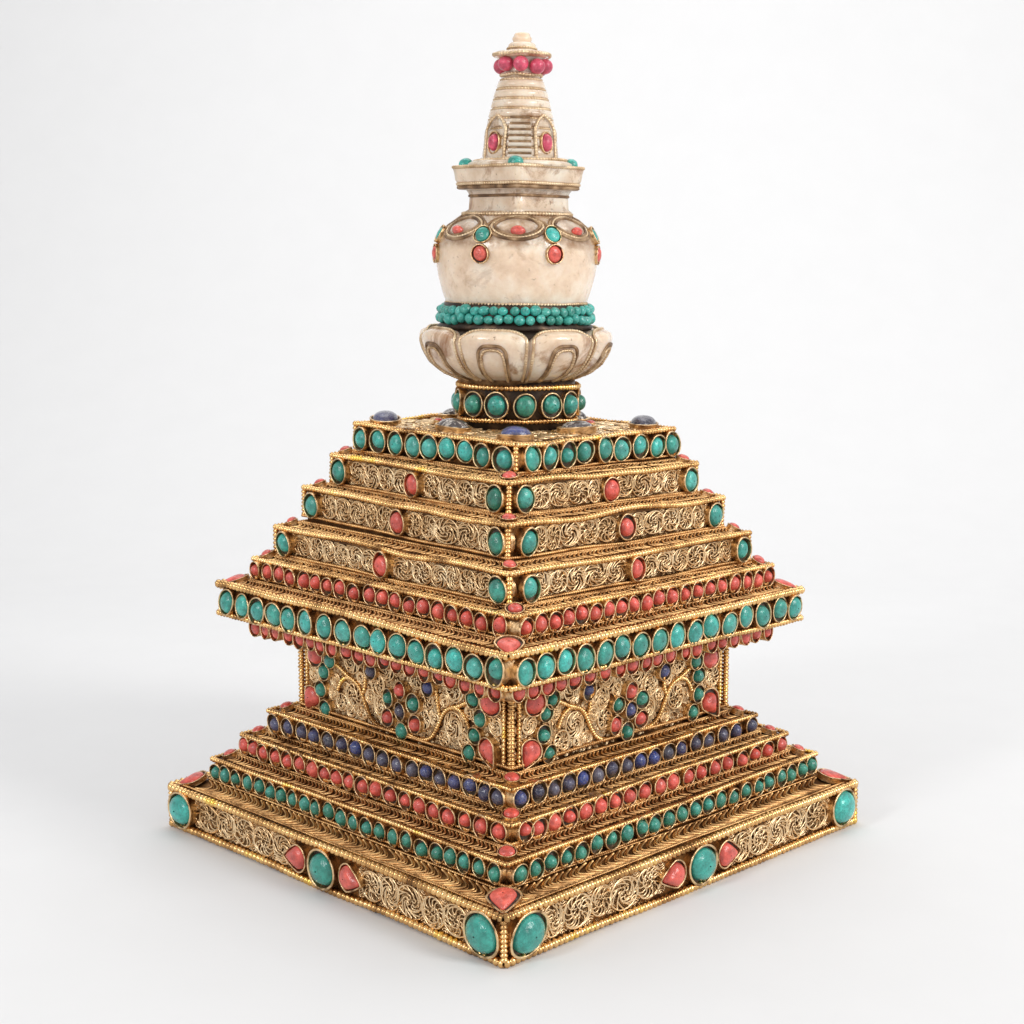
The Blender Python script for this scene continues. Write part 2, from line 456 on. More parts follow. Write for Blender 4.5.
def make_tier(key):
    a, zt, zb, ox, oy, yaw, tl = TIER[key]
    zm = (zt + zb) / 2; h = (zt - zb) / 2
    # body: walls plus a ledge that slopes up to the foot of the tier above
    mb = MB()
    def ring(hw, z):
        c = hw * 2 ** .5
        pts = []
        for k in range(4):
            A = np.array([math.cos(-PI / 2 + k * PI / 2), math.sin(-PI / 2 + k * PI / 2)]) * c
            B = np.array([math.cos(k * PI / 2), math.sin(k * PI / 2)]) * c
            for i in range(8): q = A * (1 - i / 8) + B * i / 8; pts.append((q[0], q[1], z))
        return pts
    low = -h - (0 if key in ('base', 'corn', 'under') else .055)
    rows = [ring(.02, low), ring(a - .012, low), ring(a - .012, h - .014), ring(a + .001, h - .011), ring(a + .001, h - .003)]
    if key in ABOVE:
        b = TIER[ABOVE[key]]
        zi = zt + LEDGE * (b[2] - zt) - zm
        rows += [ring(b[0] + .002, zi), ring(b[0] - .03, zi), ring(.02, zi)]
    else:
        rows += [ring(.02, h - .004)]
    mb.grid(rows, closed_v=True)
    m = Matrix.Translation((ox, oy, zm)) @ Matrix.Rotation(-tl, 4, 'Y') @ Matrix.Rotation(yaw, 4, 'Z')
    o = mb.build(NAME[key], ['body'], root, smooth=False, mat=m)
    if key in LABEL: o['label'] = LABEL[key]
    tier[key] = o
    return o, a, h

def square_wire(name, parent, hw, z, r, pitch, k=7, wob=.003, mat='gold'):
    mb = MB()
    for f in range(4):
        e = hw + .002
        P = on_face(f, hw, np.stack([np.linspace(-e, e, 12), np.full(12, z)], -1))
        beaded(mb, P, r, pitch, np.array([0, 0, 1.]), k, wob=wob)
    # soldered ends
    return mb.build(name, [mat], parent)

def post_wires(parent, a, z0, z1, r, pitch, offs=((0,),)):
    for f in range(3):
        mb = MB()
        ang = PI + f * PI / 2                                     # left, front and right corner
        d = np.array([math.cos(ang), math.sin(ang), 0]); s = np.array([-d[1], d[0], 0])
        for (o, rr) in offs:
            c = d * (a * 2 ** .5 - .004 - abs(o)) + s * o
            P = np.array([c + (0, 0, z0), c + (0, 0, z1)])
            beaded(mb, P, rr, pitch, d, 7, depth=.5)
        mb.build('corner_post', ['gold'], parent)

def ledge(key, parent, wide):
    a, zt, zb, *_ = TIER[key]; b = TIER[ABOVE[key]]
    zm = (zt + zb) / 2
    A, Z0 = a - .016, zt - zm + .002
    Bw, Z1 = b[0] + .004, zt + LEDGE * (b[2] - zt) - zm + .003
    for f in range(4):
        mb = MB(); t, n = fdir(f)
        nr = np.array([0, 0, A - Bw]) + n * (Z1 - Z0); nr /= np.linalg.norm(nr)
        pitch = .036 if wide else .0215
        u = np.arange(-a + .03, a - .03, pitch)
        u = u + rng.normal(0, pitch * .08, len(u))
        s = np.linspace(0, 1, 9)
        lo, hi = (.16, .86) if wide else (.10, .74)
        W = lo + (hi - lo) * s
        sg = 1 if f % 2 == 0 else -1
        bul = (.060 if wide else .026) * sg
        U = u[:, None] + bul * np.sin(PI * s)[None, :] * (1 + rng.normal(0, .08, (len(u), 1)))
        hw = A + (Bw - A) * W
        ok = (np.abs(U) < hw[None, :] - .004).all(1)
        U = U[ok]
        Wb = np.broadcast_to(W, U.shape)
        P = U[..., None] * t + (A + (Bw - A) * Wb)[..., None] * n + (Z0 + (Z1 - Z0) * Wb)[..., None] * np.array([0, 0, 1.]) + nr * rng.uniform(.001, .005, (len(U), 1, 1))
        mb.tubes(P, .0050 if wide else .0040, nr, 5)
        if wide: mb.tubes(P + n * .0 + t * (.011 * sg) - nr * .003, .0036, nr, 4)
        rows = ((.95, .0065, .011), (.06, .0055, .010)) if wide else ((.93, .0065, .0115), (.80, .0055, .0105))
        for w, r, p in rows:
            hw = A + (Bw - A) * w
            Q = np.stack([np.linspace(-hw, hw, 10)] * 1, -1) * t + hw * n + (Z0 + (Z1 - Z0) * w + .003) * np.array([0, 0, 1.])
            beaded(mb, Q, r, p, nr, 5, wob=.0025)
        mb.build('ledge_filigree', ['braid'], parent)

def corner_gem(parent, key, mat, size, zoff=.004, which=(0, 1, 2), frac=.5, kind='oval', skip=()):
    a, zt, zb, *_ = TIER[key]; b = TIER[ABOVE[key]]; zm = (zt + zb) / 2
    r0, r1 = (a - .016) * 2 ** .5, b[0] * 2 ** .5
    d0 = r0 + (r1 - r0) * frac
    z = zt + (b[2] - zt) * frac * LEDGE - zm + zoff
    for k in which:
        if k in skip: continue
        ang = PI + k * PI / 2
        sl = math.atan2((b[2] - zt) * LEDGE, r0 - r1) + (.17 if k == 1 else .14)
        m = Matrix.Translation((d0 * math.cos(ang), d0 * math.sin(ang), z)) @ Matrix.Rotation(ang + PI / 2, 4, 'Z') @ Matrix.Rotation(sl, 4, 'X')
        if kind == 'drop': m = m @ Matrix.Rotation(PI, 4, 'Z')
        gem(parent, mat, m, size[0], size[1], kind, depth=.012, fill=.84, ht=.018)

def row(parent, f, a, us, z, mat, w, h, **kw):
    for u in us:
        gem(parent, mat, face_matrix(f, a - .012, u, z + rng.normal(0, .0028), 0, 0), w, h, **kw)

# --- plinth
o, a, h = make_tier('base')
square_wire('beaded_wire', o, a + .002, h - .004, .0175, .0255, 8)
square_wire('beaded_wire', o, a + .002, -h + .0165, .0165, .0255, 8)
post_wires(o, a, -h + .02, h - .01, .015, .0165, ((0, .016),))
BASE = {0: [-.902, -.112, .042, .190, .906], 1: [-.898, -.142, .005, .146, .899]}
for f in range(4):
    t, n = fdir(f)
    mp = lambda q, f=f: on_face(f, a, q, -.008)
    us = BASE.get(f, BASE[0])
    for u0, u1 in ((us[0] + .085, us[1] - .060), (us[3] + .060, us[4] - .085)):
        mb = MB(); c, w = strip_circles(u0, u1, -h + .034, h - .024)
        put_scrolls(mb, c, mp, n, .0036); fillers(mb, u0, u1, -h + .034, h - .024, w, mp, n, .0034); backing(mb, u0, u1, -h + .034, h - .024, mp, n)
        mb.build('filigree_panel', ['fil', 'filback'], o)
for f in (0, 1):
    u = BASE[f]
    for i in (0, 4): gem(o, 'turq', face_matrix(f, a - .012, u[i], .006), .086, .078, depth=.032, fill=.86, ht=.045, jit=.6)
    gem(o, 'turq', face_matrix(f, a - .012, u[2], .004), .082, .076, depth=.032, fill=.88, ht=.042, jit=.6)
    gem(o, 'coral', face_matrix(f, a - .012, u[1], .006, 0, PI / 2 + .1), .056, .062, 'drop', depth=.03, fill=.86, ht=.032, jit=.5)
    gem(o, 'coral', face_matrix(f, a - .012, u[3], .008, 0, -PI / 2 - .1), .056, .062, 'drop', depth=.03, fill=.86, ht=.032, jit=.5)
ledge('base', o, True)
corner_gem(o, 'base', 'coral', (.056, .062), frac=.55, kind='drop', zoff=.010)

# --- three jewelled steps
ROWS = {
 'green': ('green', .0362, .0390, [[-.834,-.769,-.691,-.608,-.532,-.458,-.385,-.301,-.233,-.161,-.083,-.007,.068,.147,.222,.302,.374,.451,.532,.606,.678,.759,.829],
   [-.828,-.754,-.681,-.601,-.526,-.448,-.37,-.287,-.208,-.136,-.054,.023,.098,.175,.248,.321,.398,.477,.548,.623,.692,.77,.834]]),
 'coral': ('coral', .0380, .0395, [[-.756,-.696,-.624,-.54,-.461,-.379,-.304,-.224,-.151,-.073,.005,.081,.165,.255,.333,.409,.484,.574,.656,.742],
   [-.735,-.668,-.586,-.506,-.426,-.347,-.266,-.189,-.105,-.019,.056,.145,.223,.309,.39,.483,.563,.649,.739]]),
 'lapis': ('lapis', .0400, .0405, [[-.646,-.556,-.469,-.391,-.302,-.217,-.138,-.053,.029,.115,.196,.269,.349,.424,.502,.583,.651],
   [-.68,-.586,-.507,-.428,-.356,-.272,-.194,-.11,-.029,.046,.13,.208,.301,.376,.469,.557,.663]]),
 't5': ('coral', .0358, .0395, [[-.705,-.626,-.554,-.478,-.402,-.328,-.249,-.177,-.1,-.008,.066,.144,.216,.291,.371,.444,.515,.593,.682],
   [-.703,-.626,-.555,-.485,-.415,-.345,-.275,-.201,-.131,-.057,.012,.089,.166,.245,.32,.395,.472,.553,.629,.696]]),
}
for key in ('green', 'coral', 'lapis', 't5'):
    o, a, h = make_tier(key)
    mat, w, hh, us = ROWS[key]
    square_wire('beaded_wire', o, a + .004, h + .004, .0112, .0162, 6, .003)
    square_wire('beaded_wire', o, a + .004, -h - .004, .007, .011, 5, .003, 'braid')
    for f in (0, 1): row(o, f, a, us[f], -.003, mat, w, hh, depth=.03, fill=.68, ht=.030)
    ledge(key, o, False)
    corner_gem(o, key, 'coral', (.034, .031), frac=.5, zoff=.008)

# --- panel wall
o, a, h = make_tier('neck')
zm = (TIER['neck'][1] + TIER['neck'][2]) / 2
post_wires(o, a, -h, h, .013, .0155, ((0, .0155), (.026, .0105), (-.026, .0105)))
square_wire('beaded_wire', o, a + .006, -h + .008, .0075, .011, 5, .002, 'braid')
NECK = {0: [('lapis', .020, .594, 1), ('coral', .019, .676, 1), ('turq', -.053, .632, 1), ('turq', .093, .639, 1), ('coral', -.056, .553, 1), ('coral', .102, .559, 1), ('turq', .025, .516, 1),
            ('lapis', -.158, .722, 1), ('lapis', .180, .720, 1), ('turq', .462, .656, 1), ('turq', .434, .588, 1), ('turq', .409, .513, 1), ('coral', .505, .548, 2), ('coral', .512, .722, 3), ('turq', .427, .722, 1),
            ('turq', -.450, .665, 1), ('turq', -.471, .591, 1), ('turq', -.442, .520, 1), ('coral', -.530, .548, 2), ('coral', -.508, .722, 3), ('turq', -.408, .722, 1)],
        1: [('lapis', .010, .598, 1), ('coral', .017, .672, 1), ('turq', -.058, .632, 1), ('turq', .084, .626, 1), ('coral', -.072, .555, 1), ('coral', .074, .552, 1), ('turq', -.002, .514, 1),
            ('lapis', -.219, .716, 1), ('lapis', .210, .716, 1), ('turq', -.448, .674, 1), ('turq', -.459, .596, 1), ('turq', -.434, .522, 1), ('coral', -.522, .546, 2), ('coral', -.504, .722, 3), ('turq', -.416, .722, 1),
            ('turq', .429, .660, 1), ('turq', .425, .584, 1), ('turq', .387, .516, 1), ('coral', .495, .542, 2), ('coral', .498, .722, 3), ('turq', .406, .722, 1)]}
def bez(p0, p1, p2, p3, n=14):
    t = np.linspace(0, 1, n)[:, None]; p0, p1, p2, p3 = map(np.array, (p0, p1, p2, p3))
    return (1 - t) ** 3 * p0 + 3 * (1 - t) ** 2 * t * p1 + 3 * (1 - t) * t ** 2 * p2 + t ** 3 * p3
def vine(s):
    A = np.vstack([bez((.04, .512), (.10, .500), (.15, .498), (.185, .535)), bez((.185, .535), (.23, .59), (.23, .655), (.30, .665))[1:],
                   bez((.30, .665), (.36, .672), (.375, .62), (.385, .60))[1:]])
    B = np.vstack([bez((.225, .62), (.20, .66), (.225, .70), (.185, .735))])
    D = np.vstack([bez((.29, .664), (.34, .675), (.36, .70), (.405, .71))])
    return [np.stack([q[:, 0] * s + .01, q[:, 1]], -1) for q in (A, B, D)]
for f in range(4):
    t, n = fdir(f)
    stones = NECK.get(f, NECK[1])
    blocked = [(u, z, .038 if k == 1 else .050) for m_, u, z, k in stones]
    vines = vine(1) + vine(-1)
    for q in vines:
        R, _ = resample(q, .02)
        blocked += [(p[0], p[1], .006) for p in R]
    inside = lambda p, r: abs(p[0]) + r < .578 and .497 < p[1] - r and p[1] + r < .80
    seeds = [(.30, .595, .050), (-.28, .595, .050), (.135, .585, .040), (-.115, .585, .040), (.15, .668, .042), (-.13, .668, .042), (.31, .735, .05), (-.29, .735, .05)]
    cir = [(u, z, r, r * 1.05) for u, z, r in seeds]
    blocked += seeds
    cir += pack(inside, blocked, (.052, .044, .037, .031, .026), (-.58, .58, .5, .8), 1400, .88)
    blocked += [c[:3] for c in cir]
    mb = MB()
    mp = lambda q, f=f: on_face(f, a, q - np.array([0, zm]), -.008)
    put_scrolls(mb, cir, mp, n, .0036)
    pts = [(u + rng.normal(0, .004), z + rng.normal(0, .004)) for u in np.arange(-.57, .571, .0155) for z in np.arange(.50, .80, .0155)]
    fan_field(mb, pts, blocked, .0165, mp, n)
    mb.build('filigree_panel', ['fil', 'filback'], o)
    mb = MB()
    for q in vines:
        beaded(mb, on_face(f, a, q - np.array([0, zm]), 0), .0095, .0120, n, 7, depth=.5)
    mb.build('vine_scroll', ['gold'], o)
    if f < 2:
        for m_, u, z, k in stones:
            if k == 1: gem(o, 'green' if m_ == 'turq' else m_, face_matrix(f, a - .012, u, z - zm), .0365, .0375, depth=.026, fill=.68, ht=.027)
            elif k == 3: gem(o, m_, face_matrix(f, a - .012, u, z - zm), .052, .05, depth=.026, fill=.82, ht=.026)
            else: gem(o, m_, face_matrix(f, a - .012, u, z - zm, 0, (PI + .55) * 1 if u > 0 else PI - .55), .052, .056, 'drop', depth=.026, fill=.84, ht=.03)

# --- cornice and the coral row that hangs below it
o, a, h = make_tier('under')
UND = [[-.705,-.628,-.565,-.484,-.413,-.346,-.281,-.208,-.129,-.055,.018,.092,.166,.238,.314,.392,.458,.535,.61,.687],
       [-.705,-.632,-.559,-.494,-.42,-.34,-.261,-.184,-.106,-.035,.037,.11,.19,.27,.361,.429,.501,.578,.648,.719]]
for f in (0, 1): row(o, f, a, UND[f], -.022, 'coral', .0335, .040, depth=.034, fill=.72, ht=.026)
o, a, h = make_tier('corn')
square_wire('beaded_wire', o, a + .004, h, .0175, .0235, 8, .0045)
square_wire('beaded_wire', o, a + .004, -h + .006, .0135, .0195, 7, .003)
CORN = [[-.757,-.656,-.556,-.449,-.351,-.245,-.136,-.024,.086,.176,.281,.383,.481,.583,.681,.785],
        [-.771,-.671,-.574,-.474,-.375,-.276,-.18,-.074,.032,.135,.238,.349,.446,.559,.676,.766]]
for f in (0, 1): row(o, f, a, CORN[f], -.002, 'turq', .0485, .0515, depth=.03, fill=.83, ht=.03)
ledge('corn', o, False)
corner_gem(o, 'corn', 'coral', (.052, .056), frac=.5, kind='drop', zoff=.006)

# --- three filigree steps
FIL = {'t6': [[-.597, .010, .630], [-.591, -.028, .609]], 't7': [[-.52, .007, .552], [-.51, .015, .532]], 't8': [[-.449, .006, .461], [-.452, .007, .46]]}
for key in ('t6', 't7', 't8'):
    o, a, h = make_tier(key)
    square_wire('beaded_wire', o, a + .002, h + .002, .0125, .0172, 7, .0045)
    square_wire('beaded_wire', o, a + .004, -h - .002, .007, .011, 5, .003, 'braid')
    post_wires(o, a, -h, h - .008, .0125, .0150, ((0, .0135),))
    for f in range(4):
        t, n = fdir(f)
        us = FIL[key][f % 2]
        mp = lambda q, f=f: on_face(f, a, q, -.008)
        for u0, u1 in ((us[0] + .040, us[1] - .038), (us[1] + .038, us[2] - .040)):
            mb = MB(); c, w = strip_circles(u0, u1, -h + .004, h - .012)
            put_scrolls(mb, c, mp, n, .0032); fillers(mb, u0, u1, -h + .004, h - .012, w, mp, n, .0030); backing(mb, u0, u1, -h + .004, h - .012, mp, n)
            mb.build('filigree_panel', ['fil', 'filback'], o)
        if f < 2:
            for i, u in enumerate(us):
                gem(o, ('turq', 'coral', 'turq' if f else 'green')[i], face_matrix(f, a - .012, u, -.005), .046 if i != 1 else .044, .052 if i != 1 else .051, depth=.034, fill=.80, ht=.028, jit=.7)
    ledge(key, o, False)
    corner_gem(o, key, 'coral', (.031, .028), frac=.5, zoff=.006)

# --- top platform
o, a, h = make_tier('t9')
square_wire('beaded_wire', o, a + .002, h - .002, .0120, .0172, 7, .0045)
square_wire('beaded_wire', o, a + .004, -h - .002, .007, .011, 5, .003, 'braid')
post_wires(o, a, -h + .005, h - .012, .0125, .0150, ((0, .0125),))
T9 = [[-.394, -.291, -.188, -.089, .004, .101, .199, .298, .401], [-.381, -.285, -.188, -.09, .018, .119, .225, .331, .424]]
for f in (0, 1): row(o, f, a, T9[f], -.004, 'turq', .0475, .0505, depth=.03, fill=.78, ht=.028)
mb = MB()
inside = lambda p, r: abs(p[0]) + abs(p[1]) + r * 1.42 < .60 and math.hypot(*p) - r > .2
cir = pack(inside, [], (.05, .04, .03, .024), (-.62, .62, -.62, .62), 700, .93)
mp = lambda q: np.concatenate([q, np.full(q.shape[:-1] + (1,), h)], -1)
put_scrolls(mb, cir, mp, np.array([0, 0, 1.]), .0038)
pts = [p for p in ((x + rng.normal(0, .005), y + rng.normal(0, .005)) for x in np.arange(-.6, .6, .024) for y in np.arange(-.6, .6, .024)) if inside(p, .012)]
fan_field(mb, pts, cir, .02, mp, np.array([0, 0, 1.]))
mb.build('filigree_panel', ['fil', 'filback'], o)
for k in range(3):
    ang = PI + k * PI / 2; d = .515
    m = Matrix.Translation((d * math.cos(ang), d * math.sin(ang), h + .004)) @ Matrix.Rotation(ang + PI / 2, 4, 'Z')
    gem(o, 'lapis', m, .096 if k != 1 else .070, .062, depth=.020, fill=.9, ht=.036, jit=.5)
for k in range(4):
    ang = -PI * 3 / 4 + k * PI / 2; d = .335
    m = Matrix.Translation((d * math.cos(ang), d * math.sin(ang), h + .002)) @ Matrix.Rotation(ang + PI / 2, 4, 'Z')
    gem(o, 'agate', m, .088, .055, depth=.02, fill=.9, ht=.035, jit=.4)
for (x, y) in ((.30, .02), (-.30, .0)):
    gem(o, 'coral', Matrix.Translation((x, y, h + .004)), .026, .026, depth=.012, fill=.85, ht=.016)

# ------------------------------------------------------------------ the round upper part
def lathe(mb, prof, n=64, mi=0, fn=None, z0=0.):
    th = np.arange(n) * 2 * PI / n
    G = np.array([[(r * math.cos(t), r * math.sin(t), z - z0) for t in th] for r, z in prof])
    mb.grid(G, closed_v=True, mi=mi)
LEAN = Matrix.Rotation(.022, 4, 'Y')
def place(x, z): return Matrix.Translation((x, 0, z)) @ LEAN
def ring_pts(r, z, n=96): 
    t = np.arange(n) * 2 * PI / n
    return np.stack([r * np.cos(t), r * np.sin(t), np.full(n, z)], -1)
def ringwire(name, parent, r, z, wr, pitch, mat='gold', k=7, wob=.002, depth=.6):
    mb = MB(); beaded(mb, ring_pts(r, z), wr, pitch, np.array([0, 0, 1.]), k, True, wob=wob, depth=depth)
    return mb.build(name, [mat], parent)
def around(r, z, deg, tilt=0.):
    """frame on a surface of revolution; deg measured from the side that faces the camera, positive to the right"""
    a = -PI / 2 + math.radians(deg)
    n = Vector((math.cos(a) * math.cos(tilt), math.sin(a) * math.cos(tilt), math.sin(tilt)))
    t = Vector((-math.sin(a), math.cos(a), 0)); b = n.cross(t)
    R = Matrix(((t.x, b.x, n.x), (t.y, b.y, n.y), (t.z, b.z, n.z))).to_4x4()
    return Matrix.Translation((r * math.cos(a), r * math.sin(a), z)) @ R

# drum
Z = 1.725
mb = MB(); lathe(mb, [(.01, 1.60), (.225, 1.60), (.225, 1.80), (.226, 1.835), (.01, 1.84)], z0=Z)
o = mb.build('drum', ['dark'], root, mat=place(.030, Z))
ringwire('beaded_wire', o, .238, 1.812 - Z, .0125, .0185); ringwire('beaded_wire', o, .232, 1.680 - Z, .0115, .0165)
for i, dg in enumerate((-97, -71, -45, -19, 7, 33, 59, 85, 111, 136, 162, -174, -148, -123)):
    gem(o, 'green' if i % 3 else 'turq', around(.222, 1.745 - Z, dg), .048, .052, depth=.026, fill=.74, ht=.034)

# lotus
Z = 1.82
LP = np.array([(.218, 1.838), (.244, 1.846), (.292, 1.868), (.329, 1.900), (.352, 1.94), (.367, 1.978), (.374, 2.006), (.368, 2.025), (.342, 2.036), (.310, 2.032)])
LT = np.linspace(0, 1, len(LP))
def lot(th0, s, t):
    """point on a petal: s in -1..1 across, t 0..1 up"""
    s = np.asarray(s, float); t = np.asarray(t, float)
    r = np.interp(t, LT, LP[:, 0]); z = np.interp(t, LT, LP[:, 1])
    k = np.clip((t - .35) / .65, 0, 1)
    z = z - .050 * np.abs(s) ** 4 * k
    r = r + .014 * (1 - s ** 2) * np.sin(PI * np.clip(t, 0, 1)) - .015 * np.clip((np.abs(s) - .86) / .14, 0, 1) ** 1.5
    a = -PI / 2 + th0 + s * PI / 8 * 1.03
    return np.stack([r * np.cos(a), r * np.sin(a), z - Z], -1)
def lot_n(th0, s, t):
    e = 1e-3
    n = np.cross(lot(th0, s + e, t) - lot(th0, s - e, t), lot(th0, s, t + e) - lot(th0, s, t - e))
    return n / (np.linalg.norm(n, axis=-1, keepdims=True) + 1e-12)
mb = MB(); lathe(mb, [(.01, 1.80), (.215, 1.80), (.235, 1.848), (.28, 1.885), (.32, 1.94), (.33, 1.99)], z0=Z)
lathe(mb, [(.33, 1.99), (.335, 2.010), (.30, 2.032), (.01, 2.040)], z0=Z, mi=1)
o = mb.build('lotus_base', ['patina', 'dark'], root, mat=place(.019, Z))
for k in range(8):
    th = math.radians(-13 + 45 * k)
    mb = MB()
    s = np.linspace(-1, 1, 29); t = np.linspace(0, 1, 26)
    Sg, Tg = np.meshgrid(s, t)
    mb.grid(lot(th, Sg, Tg)[:, :, :])
    w = np.linspace(-1, 1, 80)                       # raised outline of the petal
    so = np.sign(w) * np.minimum(.86, np.abs(w) * 1.32)
    so = .88 * np.sin(np.clip(w * 1.35, -1, 1) * PI / 2) * 1.0
    to = np.where(np.abs(w) < .74, .90 - .18 * (np.abs(w) / .74) ** 4, .72 - (np.abs(w) - .74) / .26 * .66)
    beaded(mb, lot(th, so, to) + lot_n(th, so, to) * .002, .0066, .012, lot_n(th, so, to), 6, mi=1, depth=.25)
    si = .33 * np.sin(np.clip(w * 1.25, -1, 1) * PI / 2)
    ti = np.where(np.abs(w) < .6, .52 - .11 * (np.abs(w) / .6) ** 3, .41 - (np.abs(w) - .6) / .4 * .37)
    beaded(mb, lot(th, si, ti) + lot_n(th, si, ti) * .003, .0066, .0115, lot_n(th, si, ti), 6, mi=1, depth=.3)
    si2 = si * 1.25; ti2 = np.where(np.abs(w) < .6, ti + .045, ti)
    mb.tubes(lot(th, si2, ti2) + lot_n(th, si2, ti2) * .0005, .0070, lot_n(th, si2, ti2), 6, mi=2)
    mb.build('petal', ['cream', 'trim', 'patina'], o)

# collar of turquoise beads
Z = 2.09
mb = MB(); lathe(mb, [(.01, 2.03), (.30, 2.03), (.308, 2.045), (.290, 2.055), (.285, 2.12), (.28, 2.135), (.01, 2.135)], z0=Z)
o = mb.build('bead_collar', ['dark'], root, mat=place(.024, Z))
bead = []
for i in range(4):
    mb = MB(); g = np.random.default_rng(i)
    th = np.arange(14) * 2 * PI / 14
    mb.grid([[(math.cos(t) * math.cos(p) * (1 + .05 * math.sin(2 * t + i)), math.sin(t) * math.cos(p), math.sin(p) * .95) for t in th] for p in np.linspace(-1.55, 1.55, 9)], closed_v=True)
    ob = mb.build('bead', ['turq']); bead.append(ob.data); bpy.data.objects.remove(ob)
for j in range(2):
    for i in range(46):
        ang = (i + .5 * j + rng.normal(0, .045)) * 2 * PI / 46
        r = .290 + .006 * (1 - j); z = (2.076, 2.108)[j] - Z + rng.normal(0, .003)
        q = Matrix.Translation((r * math.cos(ang), r * math.sin(ang), z)) @ Matrix.Rotation(rng.uniform(0, 6), 4, 'X') @ Matrix.Diagonal((*(.0212 * rng.uniform(.78, 1.12, 3)), 1))
        link('turquoise_bead', bead[rng.integers(4)], o, q)

# dome
Z = 2.3
DP = [(.272, 2.125), (.278, 2.134), (.294, 2.183), (.308, 2.235), (.317, 2.29), (.318, 2.33), (.313, 2.365), (.300, 2.395), (.276, 2.422), (.245, 2.446), (.218, 2.464), (.205, 2.472)]
dz = np.array([p[1] for p in DP]); dr = np.array([p[0] for p in DP])
from numpy import interp
def smooth_prof(P, n):
    P = np.array(P); d = np.concatenate([[0], np.cumsum(np.linalg.norm(np.diff(P, axis=0), axis=1))])
    s = np.linspace(0, d[-1], n); Q = np.stack([np.interp(s, d, P[:, k]) for k in (0, 1)], -1)
    for _ in range(3): Q[1:-1] = (Q[:-2] + 2 * Q[1:-1] + Q[2:]) / 4
    return Q
DQ = smooth_prof(DP, 60)
def dome_at(z, deg, off=0.):
    z = np.asarray(z, float); r = np.interp(z, DQ[:, 1], DQ[:, 0]) + 0
    sl = (np.interp(z + .01, DQ[:, 1], DQ[:, 0]) - np.interp(z - .01, DQ[:, 1], DQ[:, 0])) / .02
    nz = -sl / np.sqrt(1 + sl ** 2); nr = 1 / np.sqrt(1 + sl ** 2)
    a = -PI / 2 + np.radians(deg)
    N = np.stack([nr * np.cos(a), nr * np.sin(a), nz], -1)
    return np.stack([r * np.cos(a), r * np.sin(a), z - Z], -1) + N * off, N
mb = MB(); lathe(mb, [(.01, 2.12)] + [tuple(q) for q in DQ] + [(.19, 2.485), (.01, 2.486)], n=96, z0=Z)
o = mb.build('dome', ['clear'], root, mat=place(.031, Z))
ringwire('beaded_wire', o, .276, 2.132 - Z, .0075, .0135, 'trim', 6)
ringwire('beaded_wire', o, .212, 2.474 - Z, .0085, .013, 'trim', 6)
for k in range(7):
    mb = MB(); t = np.linspace(0, 2 * PI, 73)[:-1]
    for (hw, z0, z1, r, mi, bd) in ((18.5, 2.391, 2.458, .0060, 0, False), (21.5, 2.384, 2.462, .0060, 1, True), (24.8, 2.376, 2.466, .0065, 0, False)):
        zc, zh = (z0 + z1) / 2, (z1 - z0) / 2
        ct = np.cos(t); dg = 360 / 7 * k + 1 + hw * np.sin(t); z = zc + zh * .15 * (1 - ct ** 2) - zh * ct * np.abs(ct) ** .35
        P, N = dome_at(z, dg, .001)
        if bd: beaded(mb, P, r, .013, N, 6, True, mi=mi, depth=.3)
        else: mb.tubes(P, r * (1 + .15 * np.sin(5 * t)), N, 7, True, mi)
    mb.build('garland', ['patina', 'trim'], o)
for k in range(7):
    p, n_ = dome_at(2.408, 360 / 7 * k + 1, 0); tl = math.asin(n_[2])
    gem(o, 'coral', around(math.hypot(p[0], p[1]), p[2], 360 / 7 * k + 1, tl), .036, .024, depth=.008, fill=.8, ht=.022, bez=False)
    dg = 360 / 7 * k + 27
    for z, m_ in ((2.394, 'turq'), (2.322, 'coral')):
        p, n_ = dome_at(z, dg, -.010); tl = math.asin(n_[2])
        gem(o, m_, around(math.hypot(p[0], p[1]), p[2], dg, tl * .8), .036, .037, depth=.020, fill=.82, ht=.018, jit=.7)

# square neck and slab
def sq(mb, prof, z0, mi=0, rnd=.16):
    """square rings with rounded corners, corners on the axes; prof (half diagonal, z)"""
    n = 64; th = np.arange(n) * 2 * PI / n
    sh = 1 / ((np.abs(np.cos(th)) ** 1.12 + np.abs(np.sin(th)) ** 1.12) ** (1 / 1.12))
    mb.grid([[(c * s_ * math.cos(t), c * s_ * math.sin(t), z - z0) for t, s_ in zip(th, sh)] for c, z in prof], closed_v=True, mi=mi)
def sq_pts(c, z, n=96):
    th = np.arange(n) * 2 * PI / n
    sh = c / ((np.abs(np.cos(th)) ** 1.12 + np.abs(np.sin(th)) ** 1.12) ** (1 / 1.12))
    return np.stack([sh * np.cos(th), sh * np.sin(th), np.full(n, z)], -1)
def sqwire(parent, c, z, r, pitch, mat='trim'):
    mb = MB(); beaded(mb, sq_pts(c, z), r, pitch, np.array([0, 0, 1.]), 6, True, depth=.35); mb.build('beaded_wire', [mat], parent)
Z = 2.52
mb = MB(); sq(mb, [(.01, 2.47), (.205, 2.47), (.208, 2.486), (.196, 2.494), (.193, 2.535), (.190, 2.542), (.194, 2.548), (.200, 2.560), (.212, 2.574), (.01, 2.58)], Z)
o = mb.build('neck_block', ['cream'], root, mat=place(.041, Z))
mb = MB(); P = sq_pts(.193, 2.545 - Z); mb.tubes(P, .006, np.array([0, 0, 1.]), 6, True); mb.build('neck_groove', ['patina'], o)
Z = 2.61
mb = MB(); sq(mb, [(.01, 2.568), (.225, 2.568), (.232, 2.578), (.236, 2.590), (.246, 2.605), (.250, 2.63), (.256, 2.650), (.250, 2.659), (.22, 2.664), (.01, 2.668)], Z)
